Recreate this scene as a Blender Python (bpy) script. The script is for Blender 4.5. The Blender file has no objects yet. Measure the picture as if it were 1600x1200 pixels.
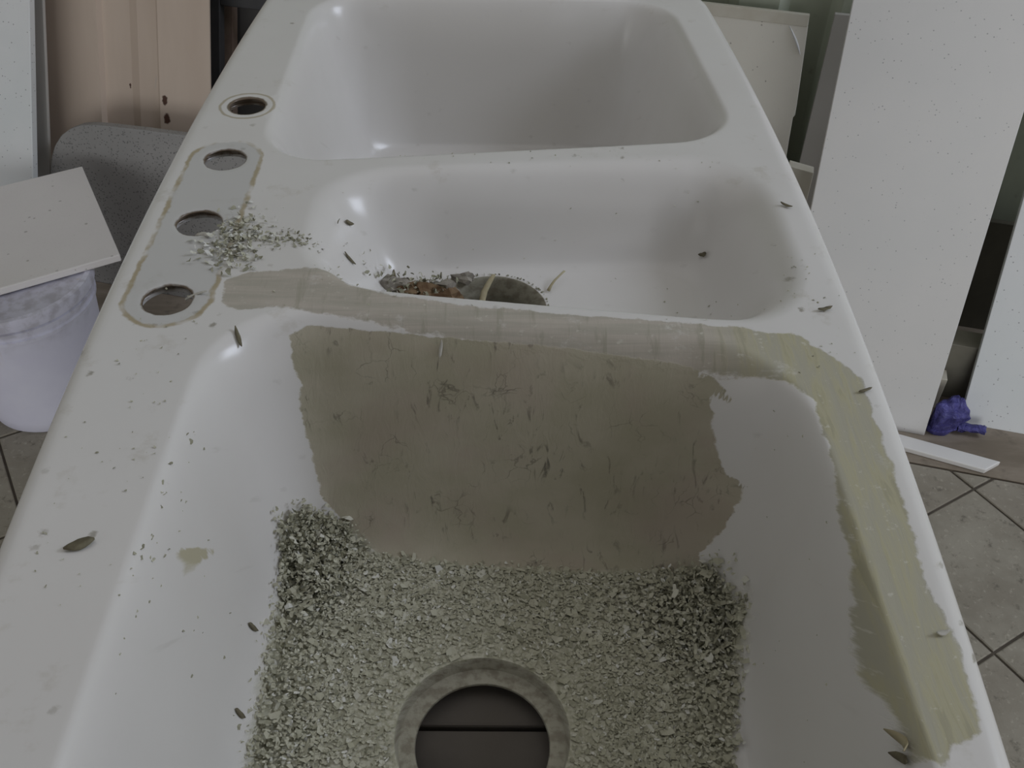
import bpy, bmesh, math, random
import numpy as np
from mathutils import Matrix, Vector

random.seed(7)
rng = np.random.default_rng(11)
C = bpy.context.scene.collection
SC = bpy.context.scene
R = math.radians

# ------------------------------------------------------------------ camera
DECK = 0.88                         # height of the sink deck above the floor
PITCH, ROLL, YAW = R(42.36), R(-1.59), R(1.336)
cam = bpy.data.cameras.new('camera')
camo = bpy.data.objects.new('camera', cam); C.objects.link(camo)
def _dir(xr, ur, d):
    cr, sr = math.cos(ROLL), math.sin(ROLL)
    X = xr*cr + ur*sr; u = -xr*sr + ur*cr
    cp, sp = math.cos(PITCH), math.sin(PITCH)
    Y = d*cp + u*sp; Z = -d*sp + u*cp
    c, s = math.cos(YAW), math.sin(YAW)
    return Vector((X*c + Y*s, -X*s + Y*c, Z))
rt, up, fw = _dir(1, 0, 0), _dir(0, 1, 0), _dir(0, 0, 1)
M = Matrix((rt, up, -fw)).transposed().to_4x4()
M.translation = Vector((0, 0, DECK + 0.4508))
camo.matrix_world = M
cam.sensor_width = 36.0; cam.lens = 36.0*1550/1600; cam.clip_start = 0.02
SC.camera = camo

# ------------------------------------------------------------------ light
W = bpy.data.worlds.new('sky'); SC.world = W; W.use_nodes = True
bg = W.node_tree.nodes['Background']
bg.inputs[0].default_value = (1.0, 0.985, 0.965, 1); bg.inputs[1].default_value = 0.45
def area(name, loc, target, sx, sy, power, col):
    l = bpy.data.lights.new(name, 'AREA'); l.shape = 'RECTANGLE'; l.size = sx; l.size_y = sy
    l.energy = power; l.color = col
    o = bpy.data.objects.new(name, l); C.objects.link(o); o.location = loc
    o.rotation_euler = (Vector(target) - Vector(loc)).to_track_quat('-Z', 'Y').to_euler()
    return o
area('side_window_light', (3.3, 0.85, 3.0), (0, 0.7, 0.8), 1.5, 1.1, 44, (0.78, 0.85, 1.0))
area('doorway_daylight', (-0.9, -4.2, 0.95), (-0.4, 1.2, 0.75), 6.0, 1.7, 92, (0.96, 0.99, 1.0))
vs = SC.view_settings
vs.view_transform = 'Standard'; vs.look = 'None'; vs.gamma = 1; vs.use_curve_mapping = False
vs.exposure = 0.0

# ------------------------------------------------------------------ room frame
AZ = R(-14.5)
DU = np.array([math.cos(AZ), math.sin(AZ), 0.0]); DV = np.array([-math.sin(AZ), math.cos(AZ), 0.0])
def room(u, v, z=0.0):
    p = DU*u + DV*v
    return (float(p[0]), float(p[1]), float(z))

# ------------------------------------------------------------------ helpers
def tag(o, label=None, cat=None, group=None, kind=None):
    if label: o['label'] = label
    if cat: o['category'] = cat
    if group: o['group'] = group
    if kind: o['kind'] = kind
    return o
def link(name, me, mats=None, parent=None):
    o = bpy.data.objects.new(name, me); C.objects.link(o)
    if mats is not None:
        for m in (mats if isinstance(mats, (list, tuple)) else [mats]): me.materials.append(m)
    if parent: o.parent = parent
    return o
def mesh(name, verts, faces, smooth=False):
    me = bpy.data.meshes.new(name); me.from_pydata([tuple(v) for v in verts], [], faces); me.update()
    if smooth: me.polygons.foreach_set('use_smooth', [True]*len(me.polygons))
    return me
def bm_mesh(name, bm, smooth=False):
    bmesh.ops.recalc_face_normals(bm, faces=bm.faces)
    me = bpy.data.meshes.new(name); bm.to_mesh(me); bm.free()
    if smooth: me.polygons.foreach_set('use_smooth', [True]*len(me.polygons))
    return me
def empty(name, loc, rz=0.0):
    o = bpy.data.objects.new(name, None); C.objects.link(o); o.location = loc; o.rotation_euler[2] = rz
    o.empty_display_size = 0.05
    return o
def bevel(o, w=0.0015, seg=2):
    m = o.modifiers.new('bevel', 'BEVEL'); m.width = w; m.segments = seg; m.limit_method = 'ANGLE'; m.angle_limit = R(40)
    return o
def box_bm(bm, x0, x1, y0, y1, z0, z1):
    v = [bm.verts.new(p) for p in ((x0,y0,z0),(x1,y0,z0),(x1,y1,z0),(x0,y1,z0),(x0,y0,z1),(x1,y0,z1),(x1,y1,z1),(x0,y1,z1))]
    for f in ((0,3,2,1),(4,5,6,7),(0,1,5,4),(1,2,6,5),(2,3,7,6),(3,0,4,7)): bm.faces.new([v[i] for i in f])
def box(name, x0, x1, y0, y1, z0, z1, mat, parent=None, bw=0.0015):
    bm = bmesh.new(); box_bm(bm, x0, x1, y0, y1, z0, z1)
    o = link(name, bm_mesh(name, bm), mat, parent)
    return bevel(o, bw) if bw else o
def prism_bm(bm, poly, t):
    """polygon in (x, z), front at y=0, extruded to y=t"""
    a = [bm.verts.new((p[0], 0, p[1])) for p in poly]; b = [bm.verts.new((p[0], t, p[1])) for p in poly]
    bm.faces.new(a); bm.faces.new(b[::-1])
    n = len(poly)
    for i in range(n): bm.faces.new((a[i], b[i], b[(i+1) % n], a[(i+1) % n]))
def board(name, v0, lean, poly, thick, mat, label=None, cat='panel', group=None, az=0.0, z0=0.0, parent=None, tilt_bw=0.0012):
    """sheet standing on the floor at depth v0 of the room, leaning back; poly in (along wall, up the sheet)"""
    uc = sum(p[0] for p in poly)/len(poly)
    zmin = min(p[1] for p in poly)
    bm = bmesh.new(); prism_bm(bm, [(p[0]-uc, p[1]) for p in poly], thick)
    o = link(name, bm_mesh(name, bm), mat, parent)
    o.matrix_world = Matrix.Translation(room(uc, v0, z0)) @ Matrix.Rotation(AZ+az, 4, 'Z') @ Matrix.Rotation(-R(lean), 4, 'X')
    bevel(o, tilt_bw)
    tag(o, label, cat, group)
    return o

# ------------------------------------------------------------------ materials
class NT:
    def __init__(s, name):
        s.m = bpy.data.materials.new(name); s.m.use_nodes = True
        s.t = s.m.node_tree; s.N = s.t.nodes; s.L = s.t.links
        s.b = s.N['Principled BSDF']
    def n(s, typ, **kw):
        x = s.N.new(typ)
        for k, v in kw.items(): setattr(x, k, v)
        return x
    def put(s, sock, v):
        if hasattr(v, 'is_output'): s.L.new(v, sock)
        elif v is not None: sock.default_value = v
    def co(s, kind='Object'): return s.n('ShaderNodeTexCoord').outputs[kind]
    def attr(s, name, out='Fac'): return s.n('ShaderNodeAttribute', attribute_name=name).outputs[out]
    def mapping(s, v, scale=(1,1,1), rot=(0,0,0), loc=(0,0,0)):
        x = s.n('ShaderNodeMapping'); s.put(x.inputs['Vector'], v)
        x.inputs['Scale'].default_value = scale; x.inputs['Rotation'].default_value = rot; x.inputs['Location'].default_value = loc
        return x.outputs[0]
    def noise(s, v, scale, detail=3, rough=0.55, dist=0.0):
        x = s.n('ShaderNodeTexNoise'); s.put(x.inputs['Vector'], v)
        x.inputs['Scale'].default_value = scale; x.inputs['Detail'].default_value = detail
        x.inputs['Roughness'].default_value = rough; x.inputs['Distortion'].default_value = dist
        return x.outputs['Fac']
    def voro(s, v, scale, feature='F1'):
        x = s.n('ShaderNodeTexVoronoi', feature=feature); s.put(x.inputs['Vector'], v); x.inputs['Scale'].default_value = scale
        return x.outputs
    def rng(s, v, a, b, c=0.0, d=1.0, smooth=True):
        x = s.n('ShaderNodeMapRange'); x.interpolation_type = 'SMOOTHSTEP' if smooth else 'LINEAR'
        s.put(x.inputs[0], v)
        for i, k in ((1, a), (2, b), (3, c), (4, d)): s.put(x.inputs[i], k)
        return x.outputs[0]
    def math(s, op, a, b=None, clamp=False):
        x = s.n('ShaderNodeMath', operation=op); x.use_clamp = clamp
        s.put(x.inputs[0], a)
        if b is not None: s.put(x.inputs[1], b)
        return x.outputs[0]
    def mix(s, f, a, b):
        x = s.n('ShaderNodeMix', data_type='RGBA'); x.clamp_factor = True
        s.put(x.inputs[0], f)
        for sk, v in ((x.inputs[6], a), (x.inputs[7], b)):
            s.put(sk, (*v, 1) if isinstance(v, tuple) and len(v) == 3 else v)
        return x.outputs[2]
    def fmix(s, f, a, b):
        x = s.n('ShaderNodeMix', data_type='FLOAT'); s.put(x.inputs[0], f); s.put(x.inputs[2], a); s.put(x.inputs[3], b)
        return x.outputs[0]
    def bump(s, h, strength=0.3, dist=0.002, normal=None):
        x = s.n('ShaderNodeBump'); s.put(x.inputs['Height'], h); x.inputs['Strength'].default_value = strength; x.inputs['Distance'].default_value = dist
        if normal is not None: s.L.new(normal, x.inputs['Normal'])
        return x.outputs[0]
    def out(s, col=None, rough=None, normal=None, spec=None, metal=None):
        if col is not None: s.put(s.b.inputs['Base Color'], (*col, 1) if isinstance(col, tuple) and len(col) == 3 else col)
        if rough is not None: s.put(s.b.inputs['Roughness'], rough)
        if normal is not None: s.L.new(normal, s.b.inputs['Normal'])
        if spec is not None: s.b.inputs['Specular IOR Level'].default_value = spec
        if metal is not None: s.b.inputs['Metallic'].default_value = metal
        return s.m
def simple(name, a, b, scale=8, rough=0.6, bump=0.1, detail=4):
    t = NT(name); c = t.co(); n = t.noise(c, scale, detail)
    return t.out(t.mix(t.rng(n, .3, .7), a, b), rough, t.bump(t.noise(c, scale*12, 3), bump, .001) if bump else None)
def speckled(name, base, base2, spots, scale=60, lo=.05, rough=0.45, amount=.72):
    t = NT(name); c = t.co()
    col = t.mix(t.rng(t.noise(c, 4, 4), .3, .7), base, base2)
    v = t.voro(c, scale); sep = t.n('ShaderNodeSeparateColor'); t.L.new(v['Color'], sep.inputs[0])
    pick = t.rng(sep.outputs[0], amount, amount+.06); size = t.math('MULTIPLY', sep.outputs[1], lo*5)
    d = t.math('ADD', v['Distance'], t.math('MULTIPLY', t.math('SUBTRACT', t.noise(c, scale*4, 2), .5), .25))
    near = t.math('SUBTRACT', 1.0, t.rng(d, size, t.math('ADD', size, .10)))
    col = t.mix(t.math('MULTIPLY', t.math('MULTIPLY', pick, near), .72), col, spots)
    col = t.mix(t.rng(t.noise(c, scale*5, 3), .58, .78, 0, .22), col, spots)
    return t.out(col, rough, t.bump(t.noise(c, 300, 2), .06, .0006))

# the sink's material: white acrylic with the marks left by an abrasive disc
def sink_material():
    t = NT('white_acrylic_worn'); c = t.co(); uq = t.attr('unroll', 'Vector')
    sx = t.n('ShaderNodeSeparateXYZ'); t.L.new(c, sx.inputs[0]); oz = sx.outputs[2]
    white = t.mix(t.rng(t.noise(c, 5, 4), .3, .7), (.765, .745, .72), (.80, .785, .765))
    # faint dirt and little olive-brown spots on the flat deck
    flat = t.rng(oz, -.02, -.004)
    v = t.voro(uq, 70); sep = t.n('ShaderNodeSeparateColor'); t.L.new(v['Color'], sep.inputs[0])
    d = t.math('ADD', v['Distance'], t.math('MULTIPLY', t.math('SUBTRACT', t.noise(uq, 260, 3), .5), .5))
    spot = t.math('MULTIPLY', t.rng(sep.outputs[0], .80, .84), t.math('SUBTRACT', 1.0, t.rng(d, .05, .26)))
    dens = t.rng(t.noise(uq, 7, 3), .38, .56)
    spot = t.math('MULTIPLY', t.math('MULTIPLY', spot, dens), t.fmix(flat, .12, .62))
    col = t.mix(spot, white, (.19, .16, .10))
    col = t.mix(t.math('MULTIPLY', t.rng(t.noise(uq, 24, 5, .65), .58, .72, 0, .26), flat), col, (.42, .37, .27))
    # old tap plate: grey footprint with a putty line around it
    pl = t.attr('plate'); jit = t.math('MULTIPLY', t.math('SUBTRACT', t.noise(uq, 90, 4), .5), .006)
    plj = t.math('ADD', pl, jit)
    col = t.mix(t.rng(plj, .001, -.002, 0, .55), col, (.52, .52, .51))
    line = t.math('SUBTRACT', 1.0, t.rng(t.math('ABSOLUTE', plj), .0008, .0030))
    line = t.math('MULTIPLY', line, t.rng(t.noise(uq, 30, 3), .34, .55))
    col = t.mix(t.math('MULTIPLY', line, .85), col, (.42, .34, .20))
    hr = t.attr('ring'); rj = t.math('ADD', hr, t.math('MULTIPLY', jit, .5))
    ringl = t.math('SUBTRACT', 1.0, t.rng(t.math('ABSOLUTE', rj), .0005, .0022))
    col = t.mix(t.math('MULTIPLY', ringl, .7), col, (.40, .33, .20))
    hole = t.attr('lip')      # stained lip right at the tap holes
    hl = t.rng(t.math('ADD', hole, t.math('MULTIPLY', jit, .8)), .0024, .0004, 0, .92)
    col = t.mix(hl, col, (.13, .085, .045))
    # strip of filler sanded along the divider and the right rim
    edge = t.math('MULTIPLY', t.math('SUBTRACT', t.noise(uq, 55, 5, .65), .5), .012)
    st = t.rng(t.math('ADD', t.attr('strip'), edge), .0012, -.0012)
    along = t.mapping(uq, (120, 14, 1))
    streak = t.noise(along, 1.0, 5, .6, .4)
    yellow = t.mix(t.rng(streak, .40, .68), (.44, .42, .32), (.50, .465, .27))
    side = t.n('ShaderNodeSeparateXYZ'); t.L.new(uq, side.inputs[0])
    acrossm = t.mapping(uq, (12, 120, 1))
    tan = t.mix(t.rng(t.noise(acrossm, 1.0, 5, .6, .4), .35, .65), (.43, .40, .33), (.52, .47, .40))
    filler = t.mix(t.rng(side.outputs[0], .14, .20), tan, yellow)
    filler = t.mix(t.rng(streak, .55, .66, 0, .6), filler, (.33, .31, .23))
    filler = t.mix(t.rng(t.noise(uq, 130, 4, .65), .60, .70, 0, .6), filler, (.68, .66, .58))
    thin = t.rng(t.noise(uq, 26, 5, .7), .28, .42, .45, 1)
    stm = t.math('MULTIPLY', st, t.math('MULTIPLY', thin, .92))
    col = t.mix(stm, col, filler)
    # ground-back patch on the near bowl's far wall
    pm = t.rng(t.math('ADD', t.attr('patch'), edge), .0010, -.0010)
    olive = t.mix(t.rng(t.noise(uq, 16, 5), .3, .7), (.43, .40, .295), (.51, .47, .37))
    swirl = t.mapping(uq, (95, 26, 1), (0, 0, .25))
    hair = t.noise(swirl, 1.0, 6, .62, 1.6)
    hairm = t.math('MULTIPLY', t.rng(hair, .56, .68), t.rng(t.noise(uq, 14, 2), .40, .62))
    olive = t.mix(t.math('MULTIPLY', hairm, .75), olive, (.085, .075, .06))
    olive = t.mix(t.rng(t.noise(uq, 210, 3), .62, .78, 0, .5), olive, (.52, .48, .38))
    olive = t.mix(t.rng(t.noise(uq, 9, 4, .6, .6), .45, .70, 0, .55), olive, (.46, .38, .32))
    warp = t.n('ShaderNodeVectorMath', operation='ADD'); nz = t.n('ShaderNodeTexNoise'); nz.inputs['Scale'].default_value = 22; nz.inputs['Detail'].default_value = 5
    t.L.new(uq, nz.inputs['Vector'])
    sc = t.n('ShaderNodeVectorMath', operation='SCALE'); t.L.new(nz.outputs['Color'], sc.inputs[0]); sc.inputs['Scale'].default_value = .05
    t.L.new(uq, warp.inputs[0]); t.L.new(sc.outputs[0], warp.inputs[1])
    for (mp, sc_, lo, hi) in (((1.0, .30, 1), 46, .50, .66), ((.45, .9, 1), 30, .56, .70)):
        dv = t.voro(t.mapping(warp.outputs[0], mp, (0, 0, .35)), sc_, 'DISTANCE_TO_EDGE')['Distance']
        ln = t.math('SUBTRACT', 1.0, t.rng(dv, .002, .020))
        ln = t.math('MULTIPLY', ln, t.rng(t.noise(uq, 19, 3), lo, hi))
        olive = t.mix(t.math('MULTIPLY', ln, .50), olive, (.10, .09, .07))
    col = t.mix(pm, col, olive)
    bm_ = t.rng(t.math('ADD', t.attr('blot'), t.math('MULTIPLY', edge, .4)), .0008, -.0008, 0, .8)
    col = t.mix(bm_, col, (.47, .43, .27))
    # fine sanding dust on the bowl floor
    dm = t.rng(t.math('ADD', t.attr('dust'), edge), .004, -.004)
    dust = t.mix(t.rng(t.noise(uq, 260, 4), .35, .65), (.42, .41, .30), (.60, .585, .48))
    col = t.mix(dm, col, dust)
    # stained drain seats
    sm = t.rng(t.math('ADD', t.attr('seat'), t.math('MULTIPLY', jit, .4)), .0004, -.0008)
    ringn = t.noise(t.mapping(uq, (1, 1, 1)), 120, 3)
    col = t.mix(sm, col, t.mix(t.rng(ringn, .4, .65), (.44, .42, .34), (.30, .275, .215)))
    matte = t.math('MAXIMUM', t.math('MAXIMUM', pm, dm), t.math('MAXIMUM', stm, sm))
    rough = t.fmix(matte, .22, .85)
    h = t.math('ADD', t.math('MULTIPLY', t.math('MAXIMUM', pm, st), -.6), t.math('MULTIPLY', t.math('MULTIPLY', pm, hair), .8))
    h = t.math('ADD', h, t.math('MULTIPLY', t.math('MULTIPLY', dm, t.noise(uq, 300, 3)), 1.2))
    h = t.math('ADD', h, t.math('MULTIPLY', t.math('MULTIPLY', stm, streak), .6))
    return t.out(col, rough, t.bump(h, .45, .0016), spec=.5)

M_SINK = sink_material()
M_RAW = simple('raw_brown_core', (.11, .065, .035), (.22, .16, .10), 90, .9, .3)
M_WHITE = simple('white_acrylic_plain', (.76, .75, .74), (.80, .79, .78), 4, .4, .03)
M_PANEL = speckled('speckled_white_panel', (.755, .755, .755), (.80, .79, .785), (.26, .27, .28), 190, .03, .42, .74)
M_PANEL2 = speckled('coarse_speckled_panel', (.70, .73, .74), (.78, .79, .80), (.22, .22, .23), 170, .035, .45, .66)
M_CREAM = speckled('cream_speckled_panel', (.78, .75, .68), (.82, .79, .72), (.30, .28, .24), 140, .035, .35, .78)
M_CREAMEDGE = simple('cream_edge', (.62, .58, .49), (.68, .65, .57), 20, .5, .05)
M_GREY = simple('grey_board', (.30, .29, .275), (.35, .34, .325), 5, .7, .06)
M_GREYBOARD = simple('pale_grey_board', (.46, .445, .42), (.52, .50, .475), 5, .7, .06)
M_GRANITE = speckled('grey_granite', (.27, .265, .26), (.35, .34, .335), (.10, .10, .10), 300, .09, .5, .40)
M_SLAB = speckled('offwhite_slab', (.74, .705, .695), (.78, .75, .735), (.36, .33, .31), 90, .05, .5, .84)
M_WOOD = simple('dull_brown_timber', (.17, .12, .095), (.24, .18, .14), 14, .8, .2)
M_PLANK = simple('dark_bench_timber', (.075, .065, .056), (.12, .105, .09), 12, .85, .2)
M_DARK = simple('dark_steel', (.035, .035, .038), (.06, .058, .06), 10, .6, .05)
M_DARKBOARD = simple('dark_board', (.075, .07, .068), (.10, .095, .09), 6, .75, .05)
M_FLAKEW = simple('white_flake', (.52, .50, .44), (.62, .60, .55), 60, .8, .1)
M_FLAKED = simple('dark_flake', (.13, .11, .07), (.22, .20, .13), 120, .85, .1)
M_FLAKEY = simple('yellow_flake', (.42, .36, .22), (.52, .47, .32), 90, .8, .1)
M_OLIVEBLOCK = simple('olive_offcut', (.19, .18, .145), (.25, .235, .19), 9, .75, .08)
M_SHADEBOARD = simple('shade_toned_offcut', (.10, .095, .075), (.14, .13, .105), 9, .8, .08)  # dark tone puts the shade of the gap into the board's colour

def flake_material():
    t = NT('sanding_flakes'); tone = t.attr('tone'); c = t.co()
    r = t.n('ShaderNodeValToRGB'); t.L.new(tone, r.inputs[0])
    e = r.color_ramp.elements
    e[0].position = 0; e[0].color = (.28, .275, .20, 1); e[1].position = 1; e[1].color = (.80, .80, .76, 1)
    for p, cc in ((.35, (.48, .47, .355, 1)), (.72, (.60, .59, .475, 1)), (.9, (.69, .685, .60, 1))):
        x = e.new(p); x.color = cc
    return t.out(r.outputs[0], .85)
M_FLAKES = flake_material()

def tile_material():
    t = NT('stone_floor_tile'); c = t.co(); w = t.n('ShaderNodeNewGeometry').outputs['Position']
    info = t.n('ShaderNodeObjectInfo').outputs['Random']
    col = t.mix(t.rng(t.noise(w, 9, 5, .6), .3, .7), (.25, .225, .18), (.34, .315, .26))
    col = t.mix(t.rng(info, 0, 1, 0, .35), col, (.27, .235, .19))
    col = t.mix(t.rng(t.noise(w, 38, 5, .7), .54, .70, 0, .8), col, (.13, .115, .09))
    col = t.mix(t.rng(t.noise(w, 90, 4, .65), .56, .72, 0, .7), col, (.46, .42, .35))
    return t.out(col, .75, t.bump(t.noise(w, 45, 5), .5, .003))
M_TILE = tile_material()
M_GROUT = simple('dark_grout', (.085, .07, .055), (.12, .10, .08), 30, .95, .4)
def border_material():
    t = NT('stained_concrete'); c = t.n('ShaderNodeNewGeometry').outputs['Position']
    col = t.mix(t.rng(t.noise(t.mapping(c, (3, 12, 1), (0, 0, -AZ)), 1.5, 5, .6), .35, .65), (.20, .165, .125), (.30, .255, .205))
    col = t.mix(t.rng(t.noise(c, 22, 4), .58, .75, 0, .6), col, (.11, .09, .07))
    return t.out(col, .85, t.bump(t.noise(c, 60, 4), .3, .002))
M_BORDER = border_material()
def wall_material():
    t = NT('olive_sheet_metal'); c = t.n('ShaderNodeNewGeometry').outputs['Position']
    col = t.mix(t.rng(t.noise(t.mapping(c, (6, 6, 1.2)), 1.6, 4), .3, .7), (.46, .50, .40), (.56, .60, .50))
    col = t.mix(t.rng(t.noise(c, 30, 4), .62, .8, 0, .5), col, (.22, .22, .17))
    return t.out(col, .55, t.bump(t.noise(c, 12, 3), .08, .002))
M_WALL = wall_material()
def beige_material(spots):
    t = NT('beige_sheet'); c = t.co()
    col = t.mix(t.rng(t.noise(t.mapping(c, (9, 3, 1.5)), 1.2, 4), .3, .7), (.56, .455, .375), (.62, .515, .43))
    for (x, z, r) in spots:
        k = t.n('ShaderNodeVectorMath', operation='DISTANCE'); t.L.new(t.mapping(c, (1, 0, .6)), k.inputs[0]); k.inputs[1].default_value = (x, 0, z*.6)
        dd = t.math('ADD', k.outputs['Value'], t.math('MULTIPLY', t.math('SUBTRACT', t.noise(c, 110, 3), .5), .010))
        col = t.mix(t.rng(dd, r, r*.6), col, (.075, .03, .018))
    col = t.mix(t.rng(t.noise(t.mapping(c, (30, 3, 8), (0, .7, 0)), 1, 4), .70, .76, 0, .5), col, (.52, .47, .42))
    return t.out(col, .65)

# ------------------------------------------------------------------ the setting
WALLV = 1.95
def ribbed_sheet(name, u0, u1, z0, z1, parent, pitch=0.19, depth=0.022):
    prof = []; u = u0
    while u < u1-1e-6:
        for du, dv in ((0, 0), (.075, 0), (.095, depth), (.170, depth)):
            if u+du <= u1: prof.append((u+du, dv))
        u += pitch
    prof.append((u1, 0))
    vs_ = []; fs = []
    for (a, b) in prof:
        vs_ += [room(a, WALLV+b, z0), room(a, WALLV+b, z1)]
    for i in range(len(prof)-1): fs.append((2*i, 2*i+2, 2*i+3, 2*i+1))
    o = link(name, mesh(name, vs_, fs), M_WALL, parent)
    s = o.modifiers.new('solid', 'SOLIDIFY'); s.thickness = 0.002; s.offset = -1
    return o
wall = link('wall_back', bm_mesh('wall_back', (lambda bm: (box_bm(bm, -3.0, 2.4, 0, .05, 0, 3.0), bm)[1])(bmesh.new())), M_DARKBOARD)
wall.matrix_world = Matrix.Translation(room(0, WALLV+.03)) @ Matrix.Rotation(AZ, 4, 'Z'); tag(wall, kind='structure')
for i in range(6):
    o = ribbed_sheet('metal_sheet', -2.98+i*.92, -2.98+(i+1)*.92-.002, .02, 2.98, None)
    o.parent = wall; o.matrix_parent_inverse = wall.matrix_world.inverted()
bm = bmesh.new(); box_bm(bm, -.44, .36, -.70, -.28, 0, 1.8); box_bm(bm, -3.0, 2.6, -.52, -.42, 1.8, 4.4)
wf = link('front_light_blocker', bm_mesh('front_light_blocker', bm), M_DARKBOARD)     # unseen pier and lintel, added to keep front light off the sink
wf.matrix_world = Matrix.Rotation(AZ, 4, 'Z'); tag(wf, kind='structure')
wl = box('wall_left', -3.06, -3.0, -1.2, WALLV+.08, 0, 3.0, M_GREY, None, 0)
wl.matrix_world = Matrix.Rotation(AZ, 4, 'Z'); tag(wl, kind='structure')

floor = link('floor', bm_mesh('floor', (lambda bm: (box_bm(bm, -3.06, 2.6, -1.2, WALLV+.03, -.10, -.004), bm)[1])(bmesh.new())), M_GROUT)
floor.matrix_world = Matrix.Rotation(AZ, 4, 'Z'); tag(floor, kind='structure')
BORD = 1.412
bs = box('concrete_border', -2.98, 2.58, BORD, WALLV+.02, -.01, .0, M_BORDER, floor, .0008)
HD = 0.17555                                    # half the diagonal of one tile
def clip(poly, vmax):
    out = []
    for i in range(len(poly)):
        a, b = poly[i], poly[(i+1) % len(poly)]
        if a[1] <= vmax: out.append(a)
        if (a[1] <= vmax) != (b[1] <= vmax):
            k = (vmax-a[1])/(b[1]-a[1]); out.append((a[0]+k*(b[0]-a[0]), vmax))
    return out
shared = {}
def tile_mesh(poly):
    key = tuple((round(x, 3), round(y, 3)) for x, y in poly)
    if key not in shared:
        bm = bmesh.new()
        n = len(poly); cx = sum(p[0] for p in poly)/n; cy = sum(p[1] for p in poly)/n
        def ins(p, d):
            L = math.hypot(p[0]-cx, p[1]-cy) or 1; return (p[0]+(cx-p[0])/L*d, p[1]+(cy-p[1])/L*d)
        lo = [bm.verts.new((*ins(p, .0032), -.008)) for p in poly]
        mi = [bm.verts.new((*ins(p, .0032), -.0015)) for p in poly]
        hi = [bm.verts.new((*ins(p, .0058), 0)) for p in poly]
        bm.faces.new(hi); bm.faces.new(lo[::-1])
        for a, b in ((lo, mi), (mi, hi)):
            for i in range(n): bm.faces.new((a[i], a[(i+1) % n], b[(i+1) % n], b[i]))
        me = bm_mesh('tile', bm); me.materials.append(M_TILE); shared[key] = me
    return shared[key]
for a in range(-20, 13):
    for b in range(-13, 3):
        if (a+b) % 2: continue
        cu, cv = .5415+a*HD, 1.373-HD+b*HD
        if cu < -2.8 or cu > 2.3 or cv < -.75: continue
        full = [(-HD, 0), (0, -HD), (HD, 0), (0, HD)]
        poly = clip([(cu+x, cv+y) for x, y in full], BORD-.003)
        if len(poly) < 3 or max(p[1] for p in poly)-min(p[1] for p in poly) < .03: continue
        o = bpy.data.objects.new('tile', tile_mesh([(p[0]-cu, p[1]-cv) for p in poly])); C.objects.link(o)
        o.parent = floor; o.location = (cu, cv, random.uniform(-.0008, .0004))

# ------------------------------------------------------------------ the sink
NEAR = dict(rim=(-.206,.214,.118,.566,.085), flo=(-.148,.168,.165,.474,.05), dep=.172, a=.32, b=.40, k0=0, k1=-.10)
MID = dict(rim=(-.158,.243,.583,.790,.07), flo=(-.085,.175,.620,.728,.04), dep=.078, a=.55, b=.45, k0=-.12, k1=.10)
FAR = dict(rim=(-.218,.232,.806,1.172,.065), flo=(-.150,.165,.850,1.125,.06), dep=.172, a=.30, b=.4, k0=.13, k1=0, kx=-.085)
Y0, Y1 = .075, 1.215
def rr(x, y, Q):
    x0, x1, y0, y1, r = Q; cx, cy = (x0+x1)/2, (y0+y1)/2
    qx = np.abs(x-cx)-(x1-x0)/2+r; qy = np.abs(y-cy)-(y1-y0)/2+r
    return np.hypot(np.maximum(qx, 0), np.maximum(qy, 0))+np.minimum(np.maximum(qx, qy), 0)-r
def ramp(t, a, b):
    k = 1/(1-a/2-b/2); t = np.clip(t, 0, 1)
    return k*np.where(t < a, t*t/(2*a), np.where(t < 1-b, t-a/2, 1-a/2-b/2-(1-t)**2/(2*b)))
def bowls(x, y):
    z = np.zeros_like(x)
    for B in (NEAR, MID, FAR):
        ya, yb = B['rim'][2:4]
        yy = ya+(y-ya-B['k0']*x)/(yb+B['k1']*x-ya-B['k0']*x)*(yb-ya)
        xa, xb = B['rim'][:2]; xx = xa+(x-xa)/(xb+B.get('kx', 0)*(y-ya)-xa)*(xb-xa)
        o = np.maximum(-rr(xx, yy, B['rim']), 0); i = np.maximum(rr(xx, yy, B['flo']), 0)
        t = np.where(o > 0, o/(o+i+1e-9), 0)
        z = z-B['dep']*ramp(t, B['a'], B['b'])
    return z
def edges(y):
    xl = -.294+.022*((y-.70)/.5)**2; xr = .271-.022*((y-.66)/.5)**2
    r = .05; dy = np.minimum(y-Y0, Y1-y)
    ins = np.where(dy < r, r-np.sqrt(np.maximum(r*r-(r-dy)**2, 0)), 0)
    return xl+ins, xr-ins
ROLLR = .014
def surf(x, y):
    x = np.asarray(x, float); y = np.asarray(y, float)
    xl, xr = edges(y)
    e = np.minimum(np.minimum(x-xl, xr-x), np.minimum(y-Y0, Y1-y)); e = np.clip(e, 0, ROLLR)
    return bowls(x, y)-(ROLLR-np.sqrt(np.maximum(ROLLR**2-(ROLLR-e)**2, 0)))
def poly_sd(px, py, poly):
    P = np.array(poly, float); n = len(P); d = np.full(px.shape, 1e9); ins = np.zeros(px.shape, bool)
    for i in range(n):
        a, b = P[i], P[(i+1) % n]; e = b-a
        wx, wy = px-a[0], py-a[1]; k = np.clip((wx*e[0]+wy*e[1])/(e@e+1e-12), 0, 1)
        d = np.minimum(d, np.hypot(wx-k*e[0], wy-k*e[1]))
        c = (a[1] > py) != (b[1] > py)
        xi = a[0]+(py-a[1])/(b[1]-a[1]+1e-12)*e[0]
        ins ^= c & (px < xi)
    return np.where(ins, -d, d)
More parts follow.
